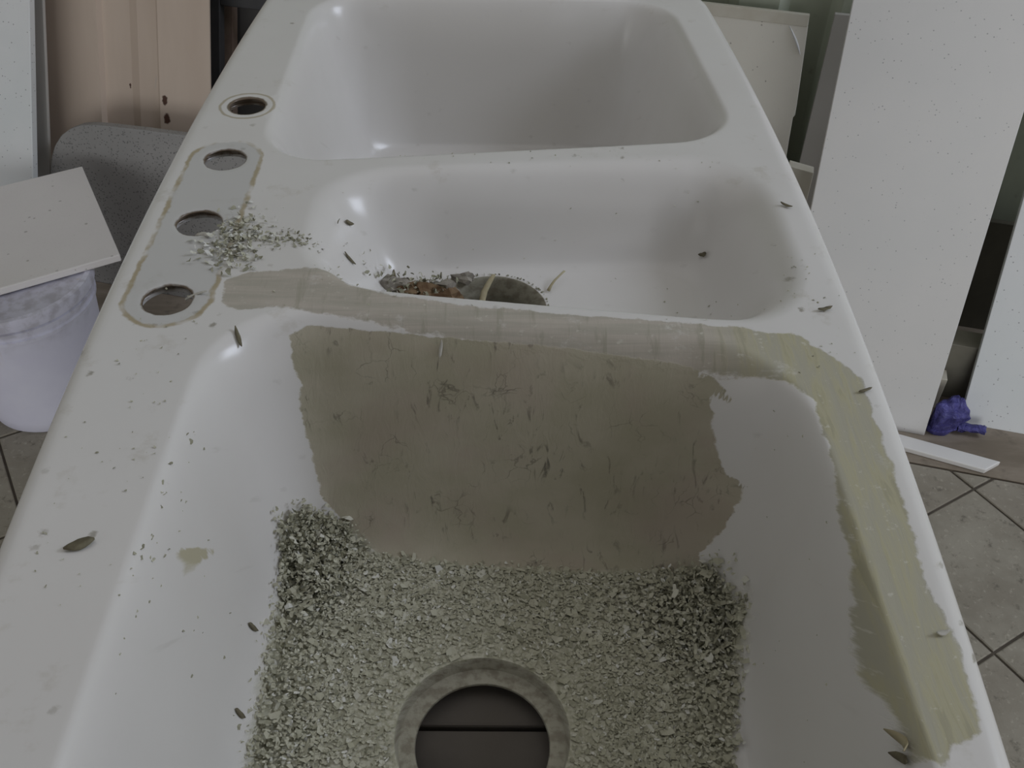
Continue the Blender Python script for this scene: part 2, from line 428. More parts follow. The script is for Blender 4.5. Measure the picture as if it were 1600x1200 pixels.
# worn shapes, in unrolled sink coordinates (across, along minus drop)
PATCH = [(-0.149, 0.548), (-0.137, 0.556), (-0.1, 0.552), (-0.081, 0.55), (-0.034, 0.544), (0.012, 0.539), (0.058, 0.533), (0.104, 0.525), (0.136, 0.518), (0.15, 0.504), (0.157, 0.474), (0.16, 0.441), (0.17, 0.404), (0.18, 0.398), (0.176, 0.368), (0.166, 0.339), (0.156, 0.317), (0.16, 0.306), (0.138, 0.293), (0.064, 0.292), (-0.034, 0.297), (-0.084, 0.303), (-0.106, 0.329), (-0.125, 0.358), (-0.134, 0.379), (-0.139, 0.429), (-0.145, 0.469), (-0.144, 0.496), (-0.149, 0.522)]
STREAK = [(0.138, 0.517), (0.154, 0.506), (0.172, 0.481), (0.167, 0.477), (0.15, 0.496)]
STRIP = [(-.205, .605), (-.188, .617), (-.15, .623), (-.125, .628), (-.111, .604), (-.084, .593), (-.035, .582), (.04, .572), (.105, .566), (.174, .558), (.219, .549), (.238, .525), (.251, .505), (.249, .427), (.245, .361), (.241, .338), (.245, .313), (.247, .293), (.243, .259), (.239, .244), (.225, .237), (.217, .228), (.208, .234), (.205, .252), (.203, .28), (.202, .313), (.2055, .337), (.208, .37), (.2105, .412), (.213, .442), (.212, .483), (.197, .505), (.179, .515), (.15, .53), (.104, .537), (.058, .543), (.012, .548), (-.062, .558), (-.091, .565), (-.128, .571), (-.161, .575), (-.188, .57), (-.202, .581)]
BLOT = [(-0.19, 0.346), (-0.185, 0.342), (-0.181, 0.334), (-0.185, 0.331), (-0.186, 0.317), (-0.188, 0.334)]
DUST = [(-.160,.478),(-.144,.500),(-.116,.502),(-.084,.482),(-.03,.474),(.064,.468),(.13,.468),(.165,.460),(.182,.420),(.176,.379),(.160,.315),(.155,.23),(.14,.17),(-.13,.17),(-.156,.23),(-.157,.311),(-.158,.36),(-.158,.456)]
TAPS = [(-.2416, .5824+i*.1016) for i in range(4)]
DRAIN = (-.0055, .333); MDRAIN = (-.003, .676)
def build_sink():
    offs = [0, .0004, .0015, .0032, .0058, .009, .0125]
    ys = np.concatenate([Y0+np.array(offs), np.linspace(Y0+.016, Y1-.016, 500), Y1-np.array(offs)[::-1]])
    NM = 242; ncol = 2*len(offs)+NM
    xl, xr = edges(ys)
    X = np.zeros((len(ys), ncol)); o = np.array(offs)
    X[:, :len(offs)] = xl[:, None]+o; X[:, -len(offs):] = xr[:, None]-o[::-1]
    s = np.linspace(0, 1, NM); X[:, len(offs):-len(offs)] = (xl+.016)[:, None]*(1-s)+(xr-.016)[:, None]*s
    Y = np.repeat(ys[:, None], ncol, 1)
    Z = surf(X, Y)
    nr = len(ys)
    verts = [tuple(p) for p in np.stack([X, Y, Z], -1).reshape(-1, 3)]
    idx = lambda j, i: j*ncol+i
    dead = np.zeros((nr-1, ncol-1), bool); faces = []; 
    def hole(cx, cy, hs, radii, dzs):
        j0 = int(np.argmin(abs(ys-(cy-hs)))); j1 = int(np.argmin(abs(ys-(cy+hs)))); jc = (j0+j1)//2
        i0 = int(np.argmin(abs(X[jc]-(cx-hs)))); i1 = int(np.argmin(abs(X[jc]-(cx+hs))))
        dead[j0:j1, i0:i1] = True
        per = [(j0, i) for i in range(i0, i1)]+[(j, i1) for j in range(j0, j1)]+[(j1, i) for i in range(i1, i0, -1)]+[(j, i0) for j in range(j1, j0, -1)]
        prev = [idx(*p) for p in per]; n = len(prev)
        ang = [math.atan2(verts[k][1]-cy, verts[k][0]-cx) for k in prev]
        wob = [random.uniform(-1, 1) for _ in range(n)]
        for r, dz in zip(radii, dzs):
            cur = []
            for q, a in enumerate(ang):
                rad = r
                x, y = cx+rad*math.cos(a), cy+rad*math.sin(a)
                verts.append((x, y, float(surf(np.array([x]), np.array([y]))[0])+dz)); cur.append(len(verts)-1)
            for q in range(n): faces.append((prev[q], prev[(q+1) % n], cur[(q+1) % n], cur[q]))
            prev = cur
    for k, (x, y) in enumerate(TAPS):
        r = .0165 if k == 3 else .0178
        hole(x, y, .026, [r+.006, r+.002, r+.0006, r], [0, 0, -.0004, -.0015])
    hole(*DRAIN, .078, [.068, .0590, .0580, .0568, .0525, .0462, .0455], [0, 0, -.0035, -.0115, -.0125, -.013, -.0145])
    hole(*MDRAIN, .0535, [.0495, .0470, .0462, .0455, .0440, .0436], [0, 0, -.001, -.004, -.016, -.026])
    for j in range(nr-1):
        for i in range(ncol-1):
            if not dead[j, i]: faces.append((idx(j, i), idx(j, i+1), idx(j+1, i+1), idx(j+1, i)))
    # rolled lip going straight down around the outside
    per = [(0, i) for i in range(ncol-1)]+[(j, ncol-1) for j in range(nr-1)]+[(nr-1, i) for i in range(ncol-1, 0, -1)]+[(j, 0) for j in range(nr-1, 0, -1)]
    prev = [idx(*p) for p in per]; n = len(prev)
    for dz in (-.004, -.012):
        cur = []
        for k in [idx(*p) for p in per]:
            v = verts[k]; verts.append((v[0], v[1], v[2]+dz)); cur.append(len(verts)-1)
        for q in range(n): faces.append((prev[(q+1) % n], prev[q], cur[q], cur[(q+1) % n]))
        prev = cur
    me = bpy.data.meshes.new('sink'); me.from_pydata(verts, [], faces); me.update()
    bm = bmesh.new(); bm.from_mesh(me); bmesh.ops.delete(bm, geom=[v for v in bm.verts if not v.link_faces], context='VERTS'); bm.to_mesh(me); bm.free()
    me.polygons.foreach_set('use_smooth', [True]*len(me.polygons))
    me.set_sharp_from_angle(angle=R(48))
    V = np.zeros(len(me.vertices)*3); me.vertices.foreach_get('co', V); V = V.reshape(-1, 3)
    x, y, z = V.T; q = y+z
    def put(name, arr): me.attributes.new(name, 'FLOAT', 'POINT').data.foreach_set('value', arr.astype(np.float32))
    inn = (y < .60)                                    # the unrolled coordinate folds over beyond the divider
    nearb = rr(x, y, (NEAR['rim'][0]-.02, NEAR['rim'][1]+.02, NEAR['rim'][2]-.02, NEAR['rim'][3]+.03, .09)) < 0
    far = np.full(len(x), .05)
    put('patch', np.where(nearb, np.minimum(poly_sd(x, q, PATCH), poly_sd(x, q, STREAK)), far))
    put('strip', np.where((z > -.06) & ((y < .585) | (z > -.012)), poly_sd(x, y, STRIP), far))
    put('blot', np.where(nearb, poly_sd(x, q, BLOT), far))
    put('dust', np.where(nearb & (z < -.09), poly_sd(x, y, DUST), far))
    # tap plate footprint: stadium around the three nearer holes
    a, b = np.array(TAPS[0]), np.array(TAPS[2]); e = b-a
    k = np.clip(((x-a[0])*e[0]+(y-a[1])*e[1])/(e@e), 0, 1)
    put('plate', np.hypot(x-a[0]-k*e[0], y-a[1]-k*e[1])-.0315)
    put('ring', np.hypot(x-TAPS[3][0], y-TAPS[3][1])-.0255)
    put('lip', np.min([np.hypot(x-tx, y-ty)-.0175 for tx, ty in TAPS], axis=0))
    put('seat', np.minimum(np.hypot(x-DRAIN[0], y-DRAIN[1])-.0588, np.where(z < -.05, np.hypot(x-MDRAIN[0], y-MDRAIN[1])-.0475, 1)))
    me.attributes.new('unroll', 'FLOAT_VECTOR', 'POINT').data.foreach_set('vector', np.stack([x, q, 0*x], 1).astype(np.float32).ravel())
    o = link('kitchen_sink', me, [M_SINK, M_RAW]); o.location = (0, 0, DECK)
    s = o.modifiers.new('solid', 'SOLIDIFY'); s.thickness = .009; s.offset = -1; s.material_offset_rim = 1
    tag(o, 'long white three-bowl kitchen sink, scraped and under repair, with four tap holes', 'sink')
    return o
sink = build_sink()

def glue(y0, y1):
    vs_, fs = [], []; n = 12
    for k in range(n):
        y = y0+(y1-y0)*k/(n-1); x = float(edges(np.array([y]))[1][0]); w = .0035*math.sin(math.pi*(.06+.88*k/(n-1)))*random.uniform(.6, 1.2)
        vs_ += [(x-.002, y, -.017), (x+w, y, -.019), (x+w*.8, y, -.024), (x-.002, y, -.025)]
    for k in range(n-1):
        b = 4*k
        for i in range(4): fs.append((b+i, b+(i+1) % 4, b+4+(i+1) % 4, b+4+i))
    fs += [(0, 1, 2, 3), (4*n-1, 4*n-2, 4*n-3, 4*n-4)]
    link('glue_smear', mesh('glue_smear', vs_, fs, True), M_RAW, sink)
for a_, b_ in ((.597, .634), (.486, .535), (.455, .484), (.70, .72), (.29, .31)): glue(a_, b_)
# ------------------------------------------------------------------ workbench under the sink
bench = empty('workbench', (0, .645, 0))
tag(bench, 'low timber workbench of dark planks underneath the white sink', 'bench')
PT = DECK-.172-.0145-.0095-.001
gap0 = .3505-.645; pitch = .112
for i in range(-3, 8):
    y0 = gap0+i*pitch+.003
    if y0 < -.56 or y0+pitch > .58: continue
    box('plank', -.215, .205, y0, y0+pitch-.0035, PT-.028, PT, M_PLANK, bench, .002)
for sx in (-1, 1):
    box('side_rail', sx*.17-.02, sx*.17+.02, -.5, .5, PT-.098, PT-.028, M_PLANK, bench, .002)
    for sy in (-1, 1):
        box('leg', sx*.17-.03, sx*.17+.03, sy*.44-.03, sy*.44+.03, 0, PT-.098, M_PLANK, bench, .002)

# ------------------------------------------------------------------ flakes and crumbs (nobody could count them)
class Flakes:
    def __init__(s): s.v = []; s.f = []; s.t = []
    def add(s, p, L, wd, tilt, tone, curl=0.3):
        """a little curled, irregular shaving"""
        a = random.uniform(0, 2*math.pi)
        rot = Matrix.Rotation(random.gauss(0, tilt), 3, 'X') @ Matrix.Rotation(random.gauss(0, tilt), 3, 'Y') @ Matrix.Rotation(a, 3, 'Z')
        n0 = len(s.v); cz = random.uniform(-1, 1)*curl*L
        for k, t in enumerate((-1, 0, 1)):
            ww = wd*(random.uniform(.35, .8) if t else 1.0)
            off = random.uniform(-.25, .25)*wd
            for sd in (-1, 1):
                q = rot @ Vector((t*L*.5, sd*ww*.5+off, cz*(t*t)+random.uniform(-.1, .1)*wd))
                s.v.append((p[0]+q.x, p[1]+q.y, p[2]+q.z)); s.t.append(tone)
        s.f += [(n0, n0+2, n0+3, n0+1), (n0+2, n0+4, n0+5, n0+3)]
    def build(s, name, label, cat):
        me = mesh(name, s.v, s.f); me.attributes.new('tone', 'FLOAT', 'POINT').data.foreach_set('value', np.array(s.t, np.float32))
        o = link(name, me, M_FLAKES); o.location = (0, 0, DECK)
        return tag(o, label, cat, kind='stuff')
def S(x, y): return float(surf(np.array([x]), np.array([y]))[0])
F = Flakes()
N = 42000
px = rng.uniform(-.17, .19, N); py = rng.uniform(.16, .51, N)
sd = poly_sd(px, py, DUST); hz = surf(px, py)
for x, y, d, z in zip(px, py, sd, hz):
    if d > random.gauss(-.001, .003): continue
    rd = math.hypot(x-DRAIN[0], y-DRAIN[1])
    if rd < .061: continue
    pile = .020*math.exp(-((x+.140)**2+(y-.470)**2)/.030**2)+.018*math.exp(-((x-.150)**2+(y-.435)**2)/.034**2)
    pile += .008*math.exp(-((x+.145)/.02)**2)+.006*math.exp(-((x-.155)/.022)**2)
    edge_k = .25+.75*min(1, max(0, (rd-.058)/.055))          # thinner towards the drain
    if pile < .004 and random.random() > edge_k: continue
    L = random.uniform(.0016, .0042)*(2.1 if random.random() < .10 else 1); w = L*random.uniform(.35, .8)
    tone = min(1, max(0, random.gauss(.45, .2)))
    if random.random() < .03: tone = .95
    F.add((x, y, z+.0012+pile*random.random()), L, w, .20+pile*16, tone)
for (cx, cy, hh, rad, n) in ((-.138, .472, .022, .028, 3200), (.150, .432, .018, .030, 2800)):
    for _ in range(n):
        a = random.uniform(0, 2*math.pi); r = rad*math.sqrt(random.random())*1.15
        x, y = cx+r*math.cos(a), cy+r*math.sin(a)*1.3
        if float(poly_sd(np.array([x]), np.array([y]), DUST)[0]) > .0: continue
        z = S(x, y)+hh*math.exp(-(r/rad)**2*1.2)*random.random()
        L = random.uniform(.002, .0055); F.add((x, y, z+.0015), L, L*random.uniform(.3, .8), .7, min(1, max(0, random.gauss(.42, .24))))
F.build('sanding_shavings', 'layer of pale olive shavings covering the floor of the nearest sink bowl', 'shavings')

F = Flakes()                                               # crumbs by the tap holes
for _ in range(420):
    t = random.random(); x = random.gauss(-.213, .012)+t*.012; y = random.gauss(.655, .020)
    if any(math.hypot(x-a, y-b) < .020 for a, b in TAPS): continue
    L = random.uniform(.0015, .0055); F.add((x, y, S(x, y)+.0008+random.random()*.002), L, L*random.uniform(.4, .9), .5, random.choice((.05, .2, .6, .9, 1.0)))
for _ in range(130):
    x = random.gauss(-.168, .015); y = random.gauss(.662, .006)
    L = random.uniform(.001, .004); F.add((x, y, S(x, y)+.0008), L, L*random.uniform(.3, .8), .4, random.choice((.0, .05, .2, .7)))
F.build('putty_crumbs', 'heap of grey and white crumbs between the two nearest tap holes', 'crumbs')

F = Flakes()                                               # loose specks all over the sink
def speck(x, y, s0=.0006, s1=.0021, tone=None):
    L = random.uniform(s0, s1)
    F.add((x, y, S(x, y)+.0006), L, L*random.uniform(.35, .9), .25, random.choice((.1, .3, .5, .6)) if tone is None else tone)
for _ in range(55): speck(random.gauss(.155, .022), random.gauss(.625, .03))
for _ in range(34): speck(random.uniform(-.27, -.21), random.uniform(.42, .56))
for _ in range(26): speck(random.uniform(-.26, -.20), random.uniform(.30, .44), .0006, .002)
for _ in range(35): speck(random.gauss(.24, .012), random.uniform(.5, .66))
for _ in range(26): speck(random.gauss(-.197, .004), random.uniform(.34, .46), .001, .004)
for _ in range(40): speck(random.uniform(-.15, .2), random.uniform(.62, .80))
for _ in range(30): speck(random.uniform(-.1, .2), random.gauss(.80, .008))
for _ in range(30): speck(random.uniform(.17, .205), random.uniform(.2, .5), .0006, .0022)
for _ in range(30): speck(random.uniform(-.2, -.16), random.uniform(.22, .42), .0008, .003)
for _ in range(40): speck(random.uniform(-.26, .24), random.choice((random.uniform(.57, .6), random.uniform(1.17, 1.2))))
for _ in range(30): speck(random.gauss(-.118, .012), random.gauss(.640, .014), .001, .004)
F.build('loose_specks', 'tiny dark specks scattered over the white sink surfaces', 'specks')

# single chips one can point at
def chip(name, x, y, L, w, a, mat, label, curl=.2, group=None):
    vs_ = []; n = 7; th = .0007
    for side in (1, -1):
        for k in range(n):
            t = k/(n-1)*2-1; ww = w*.5*math.sqrt(max(.02, 1-t*t))*random.uniform(.8, 1.2)
            zz = curl*L*t*t+side*th*.5
            vs_ += [(t*L*.5, -ww, zz), (t*L*.5, ww, zz)]
    fs = []
    for k in range(n-1):
        b = 2*k; fs.append((b, b+2, b+3, b+1)); c = 2*n+2*k; fs.append((c, c+1, c+3, c+2))
        fs += [(b, 2*n+b, 2*n+b+2, b+2), (b+1, b+3, 2*n+b+3, 2*n+b+1)]
    fs += [(0, 1, 2*n+1, 2*n), (2*n-2, 4*n-2, 4*n-1, 2*n-1)]
    o = link(name, mesh(name, vs_, fs, True), mat)
    o.location = (x, y, DECK+S(x, y)+.0009); o.rotation_euler[2] = a
    e = .003; nx = (S(x+e, y)-S(x-e, y))/(2*e); ny = (S(x, y+e)-S(x, y-e))/(2*e)
    nrm = Vector((-nx, -ny, 1)).normalized()
    o.rotation_euler = (nrm.to_track_quat('Z', 'Y') @ Matrix.Rotation(a, 3, 'Z').to_quaternion()).to_euler()
    o.location = Vector(o.location)+nrm*.0006
    return tag(o, label, 'chip', group)
chip('paint_chip', -.2336, .354, .017, .007, .45, M_FLAKED, 'large dark almond-shaped chip lying on the left rim near the lower left corner', .04)
chip('paint_chip', -.1827, .5433, .016, .003, 1.2, M_FLAKED, 'dark sliver at the far left corner of the nearest bowl', .05)
chip('paint_chip', -.1659, .3942, .014, .0035, 1.75, M_FLAKED, 'dark upright sliver stuck low on the left wall of the nearest bowl', .05)
chip('paint_chip', -.1639, .3331, .013, .004, 1.6, M_FLAKED, 'grey sliver beside the shavings at the bottom left of the nearest bowl', .05)
chip('paint_chip', .2066, .2441, .018, .005, .5, M_FLAKEY, 'curled cream sliver at the lower end of the sanded strip', .35)
chip('paint_chip', .2052, .2377, .015, .004, .8, M_FLAKED, 'short dark sliver just below the curled cream one', .2)
chip('paint_chip', .2448, .7214, .011, .003, .9, M_FLAKED, 'small dark chip on the right rim beside the middle bowl', .1)
chip('paint_chip', .186, .735, .008, .004, .7, M_FLAKED, 'olive chip on the right side of the middle bowl floor', .3)
chip('paint_chip', .2437, .5795, .012, .003, .3, M_FLAKED, 'short olive sliver on the right rim above the sanded corner', .1)
chip('paint_chip', -.1266, .7186, .010, .004, 2.2, M_FLAKED, 'black chip on the left wall of the middle bowl', .1)
chip('paint_chip', -.1229, .6819, .016, .003, 1.7, M_FLAKED, 'thin dark upright sliver on the left wall of the middle bowl', .05)
chip('paint_chip', .2500, .4909, .011, .002, .4, M_FLAKED, 'dark twig-like sliver on the yellow filler at the right corner', .04)
chip('paint_chip', -.0395, .5506, .014, .0022, 1.5, M_FLAKEW, 'thin white sliver clinging to the top of the ground-back patch', .1)
chip('paint_chip', .240, .300, .008, .003, .2, M_FLAKEW, 'white chip on the upper half of the sanded right rim', .2)

# debris in and around the middle drain
def lump(name, x, y, z, r, mat, label, cat, sq=(1, 1, .7)):
    bm = bmesh.new(); bmesh.ops.create_icosphere(bm, subdivisions=2, radius=r)
    ph = [random.uniform(0, 6) for _ in range(6)]
    for v in bm.verts:
        n = v.co.normalized()
        k = 1+.22*math.sin(5*n.x+ph[0])+.2*math.sin(6*n.y+ph[1])+.18*math.sin(7*n.z+ph[2])
        v.co = Vector((v.co.x*k*sq[0], v.co.y*k*sq[1], v.co.z*k*sq[2]))
    o = link(name, bm_mesh(name, bm), mat); o.location = (x, y, DECK+z)
    return tag(o, label, cat)
M_RUST = simple('rusty_putty', (.13, .07, .035), (.27, .19, .11), 70, .9, .5)
M_GREYPUTTY = simple('grey_putty', (.22, .20, .17), (.40, .37, .32), 70, .9, .5)
zf = -.078
for i, (x, y, r, m, lab) in enumerate((
    (-.090, .702, .010, M_GREYPUTTY, 'leftmost grey putty lump beside the middle drain'),
    (-.074, .696, .009, M_RUST, 'rust-brown putty lump second from the left by the middle drain'),
    (-.060, .694, .010, M_RUST, 'middle rust-brown putty lump left of the middle drain'),
    (-.046, .700, .009, M_GREYPUTTY, 'pale grey putty lump on the left lip of the middle drain'),
    (-.041, .686, .010, M_RUST, 'rust-brown putty lump overhanging the left edge of the middle drain'),
    (-.028, .716, .007, M_GREYPUTTY, 'small grey putty lump on the far lip of the middle drain'))):
    lump('putty_lump', x, y, zf+r*.35, r, m, lab, 'putty lump', (1.5, .9, .75))
F = Flakes()
for _ in range(420):
    x = random.gauss(-.062, .020); y = random.gauss(.698, .008)
    if math.hypot(x-MDRAIN[0], y-MDRAIN[1]) < .044: continue
    L = random.uniform(.0015, .006); F.add((x, y, S(x, y)+.001+random.random()*.009), L, L*random.uniform(.3, .8), .8, random.choice((.0, .0, .1, .3, .6, .9)))
for _ in range(60):
    a = random.uniform(-.6, 1.9); x = MDRAIN[0]+.049*math.cos(a); y = MDRAIN[1]+.049*math.sin(a)
    L = random.uniform(.001, .003); F.add((x, y, S(x, y)+.001), L, L*.6, .5, random.choice((.0, .1, .3)))
F.build('drain_crumbs', 'dark crumbled putty heaped on the left side of the middle drain', 'crumbs')
def stick(name, a, b, r, mat, label):
    a, b = Vector(a), Vector(b); d = b-a; q = d.to_track_quat('Z', 'Y'); n = 6; vs_ = []; fs = []
    for k in range(5):
        t = k/4; rr_ = r*(1-.35*t)*random.uniform(.85, 1.15); off = Vector((math.sin(t*4)*r*.8, 0, 0))
        for i in range(n):
            p = a+d*t+q @ (Vector((rr_*math.cos(i*2*math.pi/n), rr_*.5*math.sin(i*2*math.pi/n), 0))+off); vs_.append(tuple(p))
    for k in range(4):
        for i in range(n): fs.append((k*n+i, k*n+(i+1) % n, (k+1)*n+(i+1) % n, (k+1)*n+i))
    fs += [tuple(range(n))[::-1], tuple(range(4*n, 5*n))]
    return tag(link(name, mesh(name, vs_, fs, True), mat), label, 'splinter')
stick('splinter', (-.012, .690, DECK+zf-.012), (-.004, .718, DECK+zf+.006), .0032, M_FLAKEY, 'straw-coloured splinter standing across the middle drain opening')
stick('splinter', (.046, .700, DECK+zf+.002), (.060, .722, DECK+zf+.008), .0016, M_FLAKEY, 'thin olive splinter at the right end of the middle drain')
stick('splinter', (-.083, .700, DECK+zf+.003), (-.093, .722, DECK+zf+.008), .0015, M_FLAKED, 'thin grey splinter pointing up left of the middle drain')
stick('splinter', (-.230, .586, DECK-.003), (-.214, .590, DECK+.003), .0016, M_FLAKEW, 'white splinter hooked over the edge of the nearest tap hole')
stick('splinter', (-.240, .668, DECK-.002), (-.228, .664, DECK+.002), .0030, M_FLAKEW, 'white flake hanging over the near edge of the second nearest tap hole')

# ------------------------------------------------------------------ sheets and offcuts along the back wall, right side
board('laminate_board', 1.49, 13, [(.172, 0), (.461, 0), (.422, 1.95), (.114, 1.95)], .012, [M_PANEL], 'tall white panel with dark specks leaning right of the sink', 'panel')
board('laminate_board', 1.545, 22, [(.529, 0), (.98, 0), (.975, .78), (.522, .78)], .012, [M_PANEL2], 'pale speckled panel at the right edge of the picture beyond the purple bag', 'panel')
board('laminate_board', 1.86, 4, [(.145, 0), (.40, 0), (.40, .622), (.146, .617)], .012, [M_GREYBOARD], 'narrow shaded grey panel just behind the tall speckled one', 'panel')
P4P = [(-.40, 0), (.133, 0), (.119, .30), (.115, .367), (.1128, .415), (.1158, .420), (.1148, .44), (.109, .52), (.102, .610), (-.40, .608)]
p4 = board('laminate_board', 1.84, 6, P4P, .012, [M_CREAM], 'cream speckled panel with a chipped right edge behind the far right rim', 'panel')
uc = sum(p[0] for p in P4P)/10
bm = bmesh.new(); box_bm(bm, -.40-uc, .1022-uc, -.0008, .0125, .590, .6108)
bevel(link('edge_strip', bm_mesh('edge_strip', bm), M_CREAMEDGE, p4), .0006)
def film_fold():
    vs_, fs = [], []; n = 9
    for k in range(n):
        t = k/(n-1); u = .070+(.100-.070)*t+.002*math.sin(t*3); w = .588-(.588-.538)*t; hw = .0026*math.sin(math.pi*(.08+.84*t))
        vs_ += [(u-uc-hw, -.0003, w), (u-uc, -.0003-.0035*math.sin(math.pi*(.08+.84*t)), w), (u-uc+hw, -.0003, w)]
    for k in range(n-1):
        b = 3*k; fs += [(b, b+1, b+4, b+3), (b+1, b+2, b+5, b+4)]
    t = NT('film_glint_white'); m = t.out((.85, .86, .88), .12, spec=.8)  # the glint on the fold is put into its white colour
    o = link('film_fold', mesh('film_fold', vs_, fs, True), m, p4); o['label'] = 'raised fold in the protective film, coloured white for its glint'
film_fold()
board('timber_offcut', 1.70, 2, [(.116, 0), (.163, 0), (.162, .393), (.116, .400)], .025, [M_CREAMEDGE], 'short cream offcut tucked between the cream panel and the tall panel', 'offcut')
board('board_offcut', 1.86, 2, [(.42, 0), (.90, 0), (.90, .256), (.42, .256)], .016, [M_SHADEBOARD], 'board coloured shade-dark, standing in the gap between the two right-hand panels', 'offcut')
board('board_offcut', 1.615, 0, [(.36, 0), (.70, 0), (.70, .132), (.36, .130)], .05, [M_OLIVEBLOCK], 'low olive block at the foot of the gap, behind the purple bag', 'offcut')
board('board_offcut', 1.575, 0, [(.30, 0), (.487, 0), (.487, .075), (.30, .075)], .03, [M_CREAMEDGE], 'small cream offcut beside the purple bag', 'offcut')
# white strip lying on the floor
st = empty('plastic_strip', room(.42, 1.452))
st.rotation_euler[2] = AZ+R(-8); tag(st, 'thin white strip lying on the floor below the tall panel', 'strip')
bm = bmesh.new()
vv = [(-.05, -.016), (.146, -.016), (.171, .017), (-.05, .017)]
a = [bm.verts.new((x, y, 0)) for x, y in vv]; b = [bm.verts.new((x, y, .011)) for x, y in vv]
bm.faces.new(a[::-1]); bm.faces.new(b)
for i in range(4): bm.faces.new((a[i], a[(i+1) % 4], b[(i+1) % 4], b[i]))
bevel(link('strip_body', bm_mesh('strip_body', bm), M_WHITE, st), .002)
# purple bag
def bag():
    bm = bmesh.new(); bmesh.ops.create_icosphere(bm, subdivisions=5, radius=1)
    rs = random.Random(5); dirs = [(Vector((rs.gauss(0, 1), rs.gauss(0, 1), rs.gauss(0, 1))).normalized(), rs.uniform(.55, .95)) for _ in range(26)]
    for v in bm.verts:
        n = v.co.normalized(); r = 1.15
        for d, o in dirs:                                   # faceted, creased skin
            k = n.dot(d)
            if k > .05: r = min(r, o/k*1.0)
        r *= 1+.05*math.sin(9*n.x+4*n.z)+.04*math.sin(13*n.y)
        v.co = Vector((n.x*r*.042, n.y*r*.036, max(-.8, n.z*r)*.052))
        v.co.z += .042
        if v.co.z < .012: v.co.x *= 1.15; v.co.y *= 1.1
    zmin = min(v.co.z for v in bm.verts)
    for v in bm.verts: v.co.z -= zmin
    t = NT('purple_plastic'); c = t.co()
    m = t.out(t.mix(t.rng(t.noise(c, 30, 3), .35, .65), (.045, .042, .19), (.095, .09, .34)), .35, t.bump(t.noise(c, 60, 4, .6, 1.5), 1.0, .008))
    o = link('plastic_bag', bm_mesh('plastic_bag', bm), m); o.location = room(.500, 1.520, .0); o.rotation_euler[2] = AZ
    tag(o, 'crumpled purple plastic bag on the floor between the right-hand panels', 'bag')
    # twisted neck
    vs_, fs = [], []; n = 10
    for k in range(7):
        t_ = k/6; r = .014*(1-.45*t_)*(1+.5*(t_ > .8))
        for i in range(n):
            a = i*2*math.pi/n+t_*1.5; q = r*(1+.35*math.sin(5*a))
            vs_.append((.020+t_*.050, .000+q*math.cos(a)*.8, .012+q*math.sin(a)*.55+.003*t_))
    for k in range(6):
        for i in range(n): fs.append((k*n+i, k*n+(i+1) % n, (k+1)*n+(i+1) % n, (k+1)*n+i))
    fs.append(tuple(range(6*n, 7*n)))
    link('twisted_neck', mesh('twisted_neck', vs_, fs, True), m, o)
bag()

# ------------------------------------------------------------------ left side
board('laminate_board', 1.37, 25, [(-1.95, 0), (-1.366, 0), (-1.360, 1.10), (-1.95, 1.10)], .016, [M_PANEL2], 'pale blue-white panel at the left edge of the picture', 'panel')
board('grey_sheet', 1.445, 24, [(-1.90, 0), (-1.37, 0), (-1.38, 1.02), (-1.90, 1.02)], .008, [M_GREYBOARD], 'thin grey sheet whose edge shows behind the leftmost panel', 'panel')
def fluted():
    u0, u1, L = -1.60, -1.050, .80; uc = (u0+u1)/2
    prof = [(-1.60, 0), (-1.56, 0), (-1.545, .010), (-1.48, .010), (-1.465, 0), (-1.303, 0), (-1.298, .013), (-1.235, .013), (-1.215, .007), (-1.172, .007), (-1.165, .0), (-1.05, 0)]
    vs_, fs = [], []
    for (u, d) in prof:
        vs_ += [(u-uc, d, 0), (u-uc, d, L)]
    for i in range(len(prof)-1): fs.append((2*i, 2*i+2, 2*i+3, 2*i+1))
    m = beige_material([(-1.153-uc, .383, .0075), (-1.150-uc, .345, .0085), (-1.24-uc, .40, .003)])
    o = link('beige_sheet', mesh('beige_sheet', vs_, fs), m)
    s = o.modifiers.new('solid', 'SOLIDIFY'); s.thickness = .004; s.offset = -1
    o.matrix_world = Matrix.Translation(room(uc, 1.56, 0.002)) @ Matrix.Rotation(AZ, 4, 'Z') @ Matrix.Rotation(-R(20), 4, 'X')
    tag(o, 'ribbed beige sheet with rust holes behind the grey granite slab', 'panel')
fluted()
cor = [(-1.365, 0), (-1.365, .243), (-1.356, .275), (-1.342, .304), (-1.322, .329), (-1.297, .347), (-1.273, .357), (-1.245, .362), (-1.215, .364), (-1.137, .367), (-.80, .373), (-.80, 0)]
board('granite_slab', 1.50, 10, cor, .022, [M_GRANITE], 'dark grey granite slab with a rounded corner left of the sink', 'slab', tilt_bw=.002)
# steel rack frame leaning behind the beige sheet
rk = empty('steel_frame', room(-1.0, 1.66))
rk.matrix_world = Matrix.Translation(room(-1.0, 1.655)) @ Matrix.Rotation(AZ, 4, 'Z') @ Matrix.Rotation(-R(20), 4, 'X')
tag(rk, 'dark steel frame in the gap between the beige sheet and the sink', 'frame')
for u in (-.110, .30): box('post', u, u+.034, 0, .022, 0, .72, M_DARK, rk, .002)
for z in (.02, .545, .69): box('crossbar', -.076, .30, .002, .020, z, z+.03, M_DARK, rk, .002)
board('timber_batten', 1.695, 20, [(-1.100, 0), (-1.066, 0), (-1.066, .62), (-1.100, .62)], .022, [M_WOOD], 'brown timber batten standing behind the dark steel frame', 'batten')
board('dark_board', 1.738, 20, [(-1.30, 0), (-.45, 0), (-.45, .58), (-1.30, .58)], .012, [M_DARKBOARD], 'dark board behind the steel frame at the far left of the sink', 'panel')

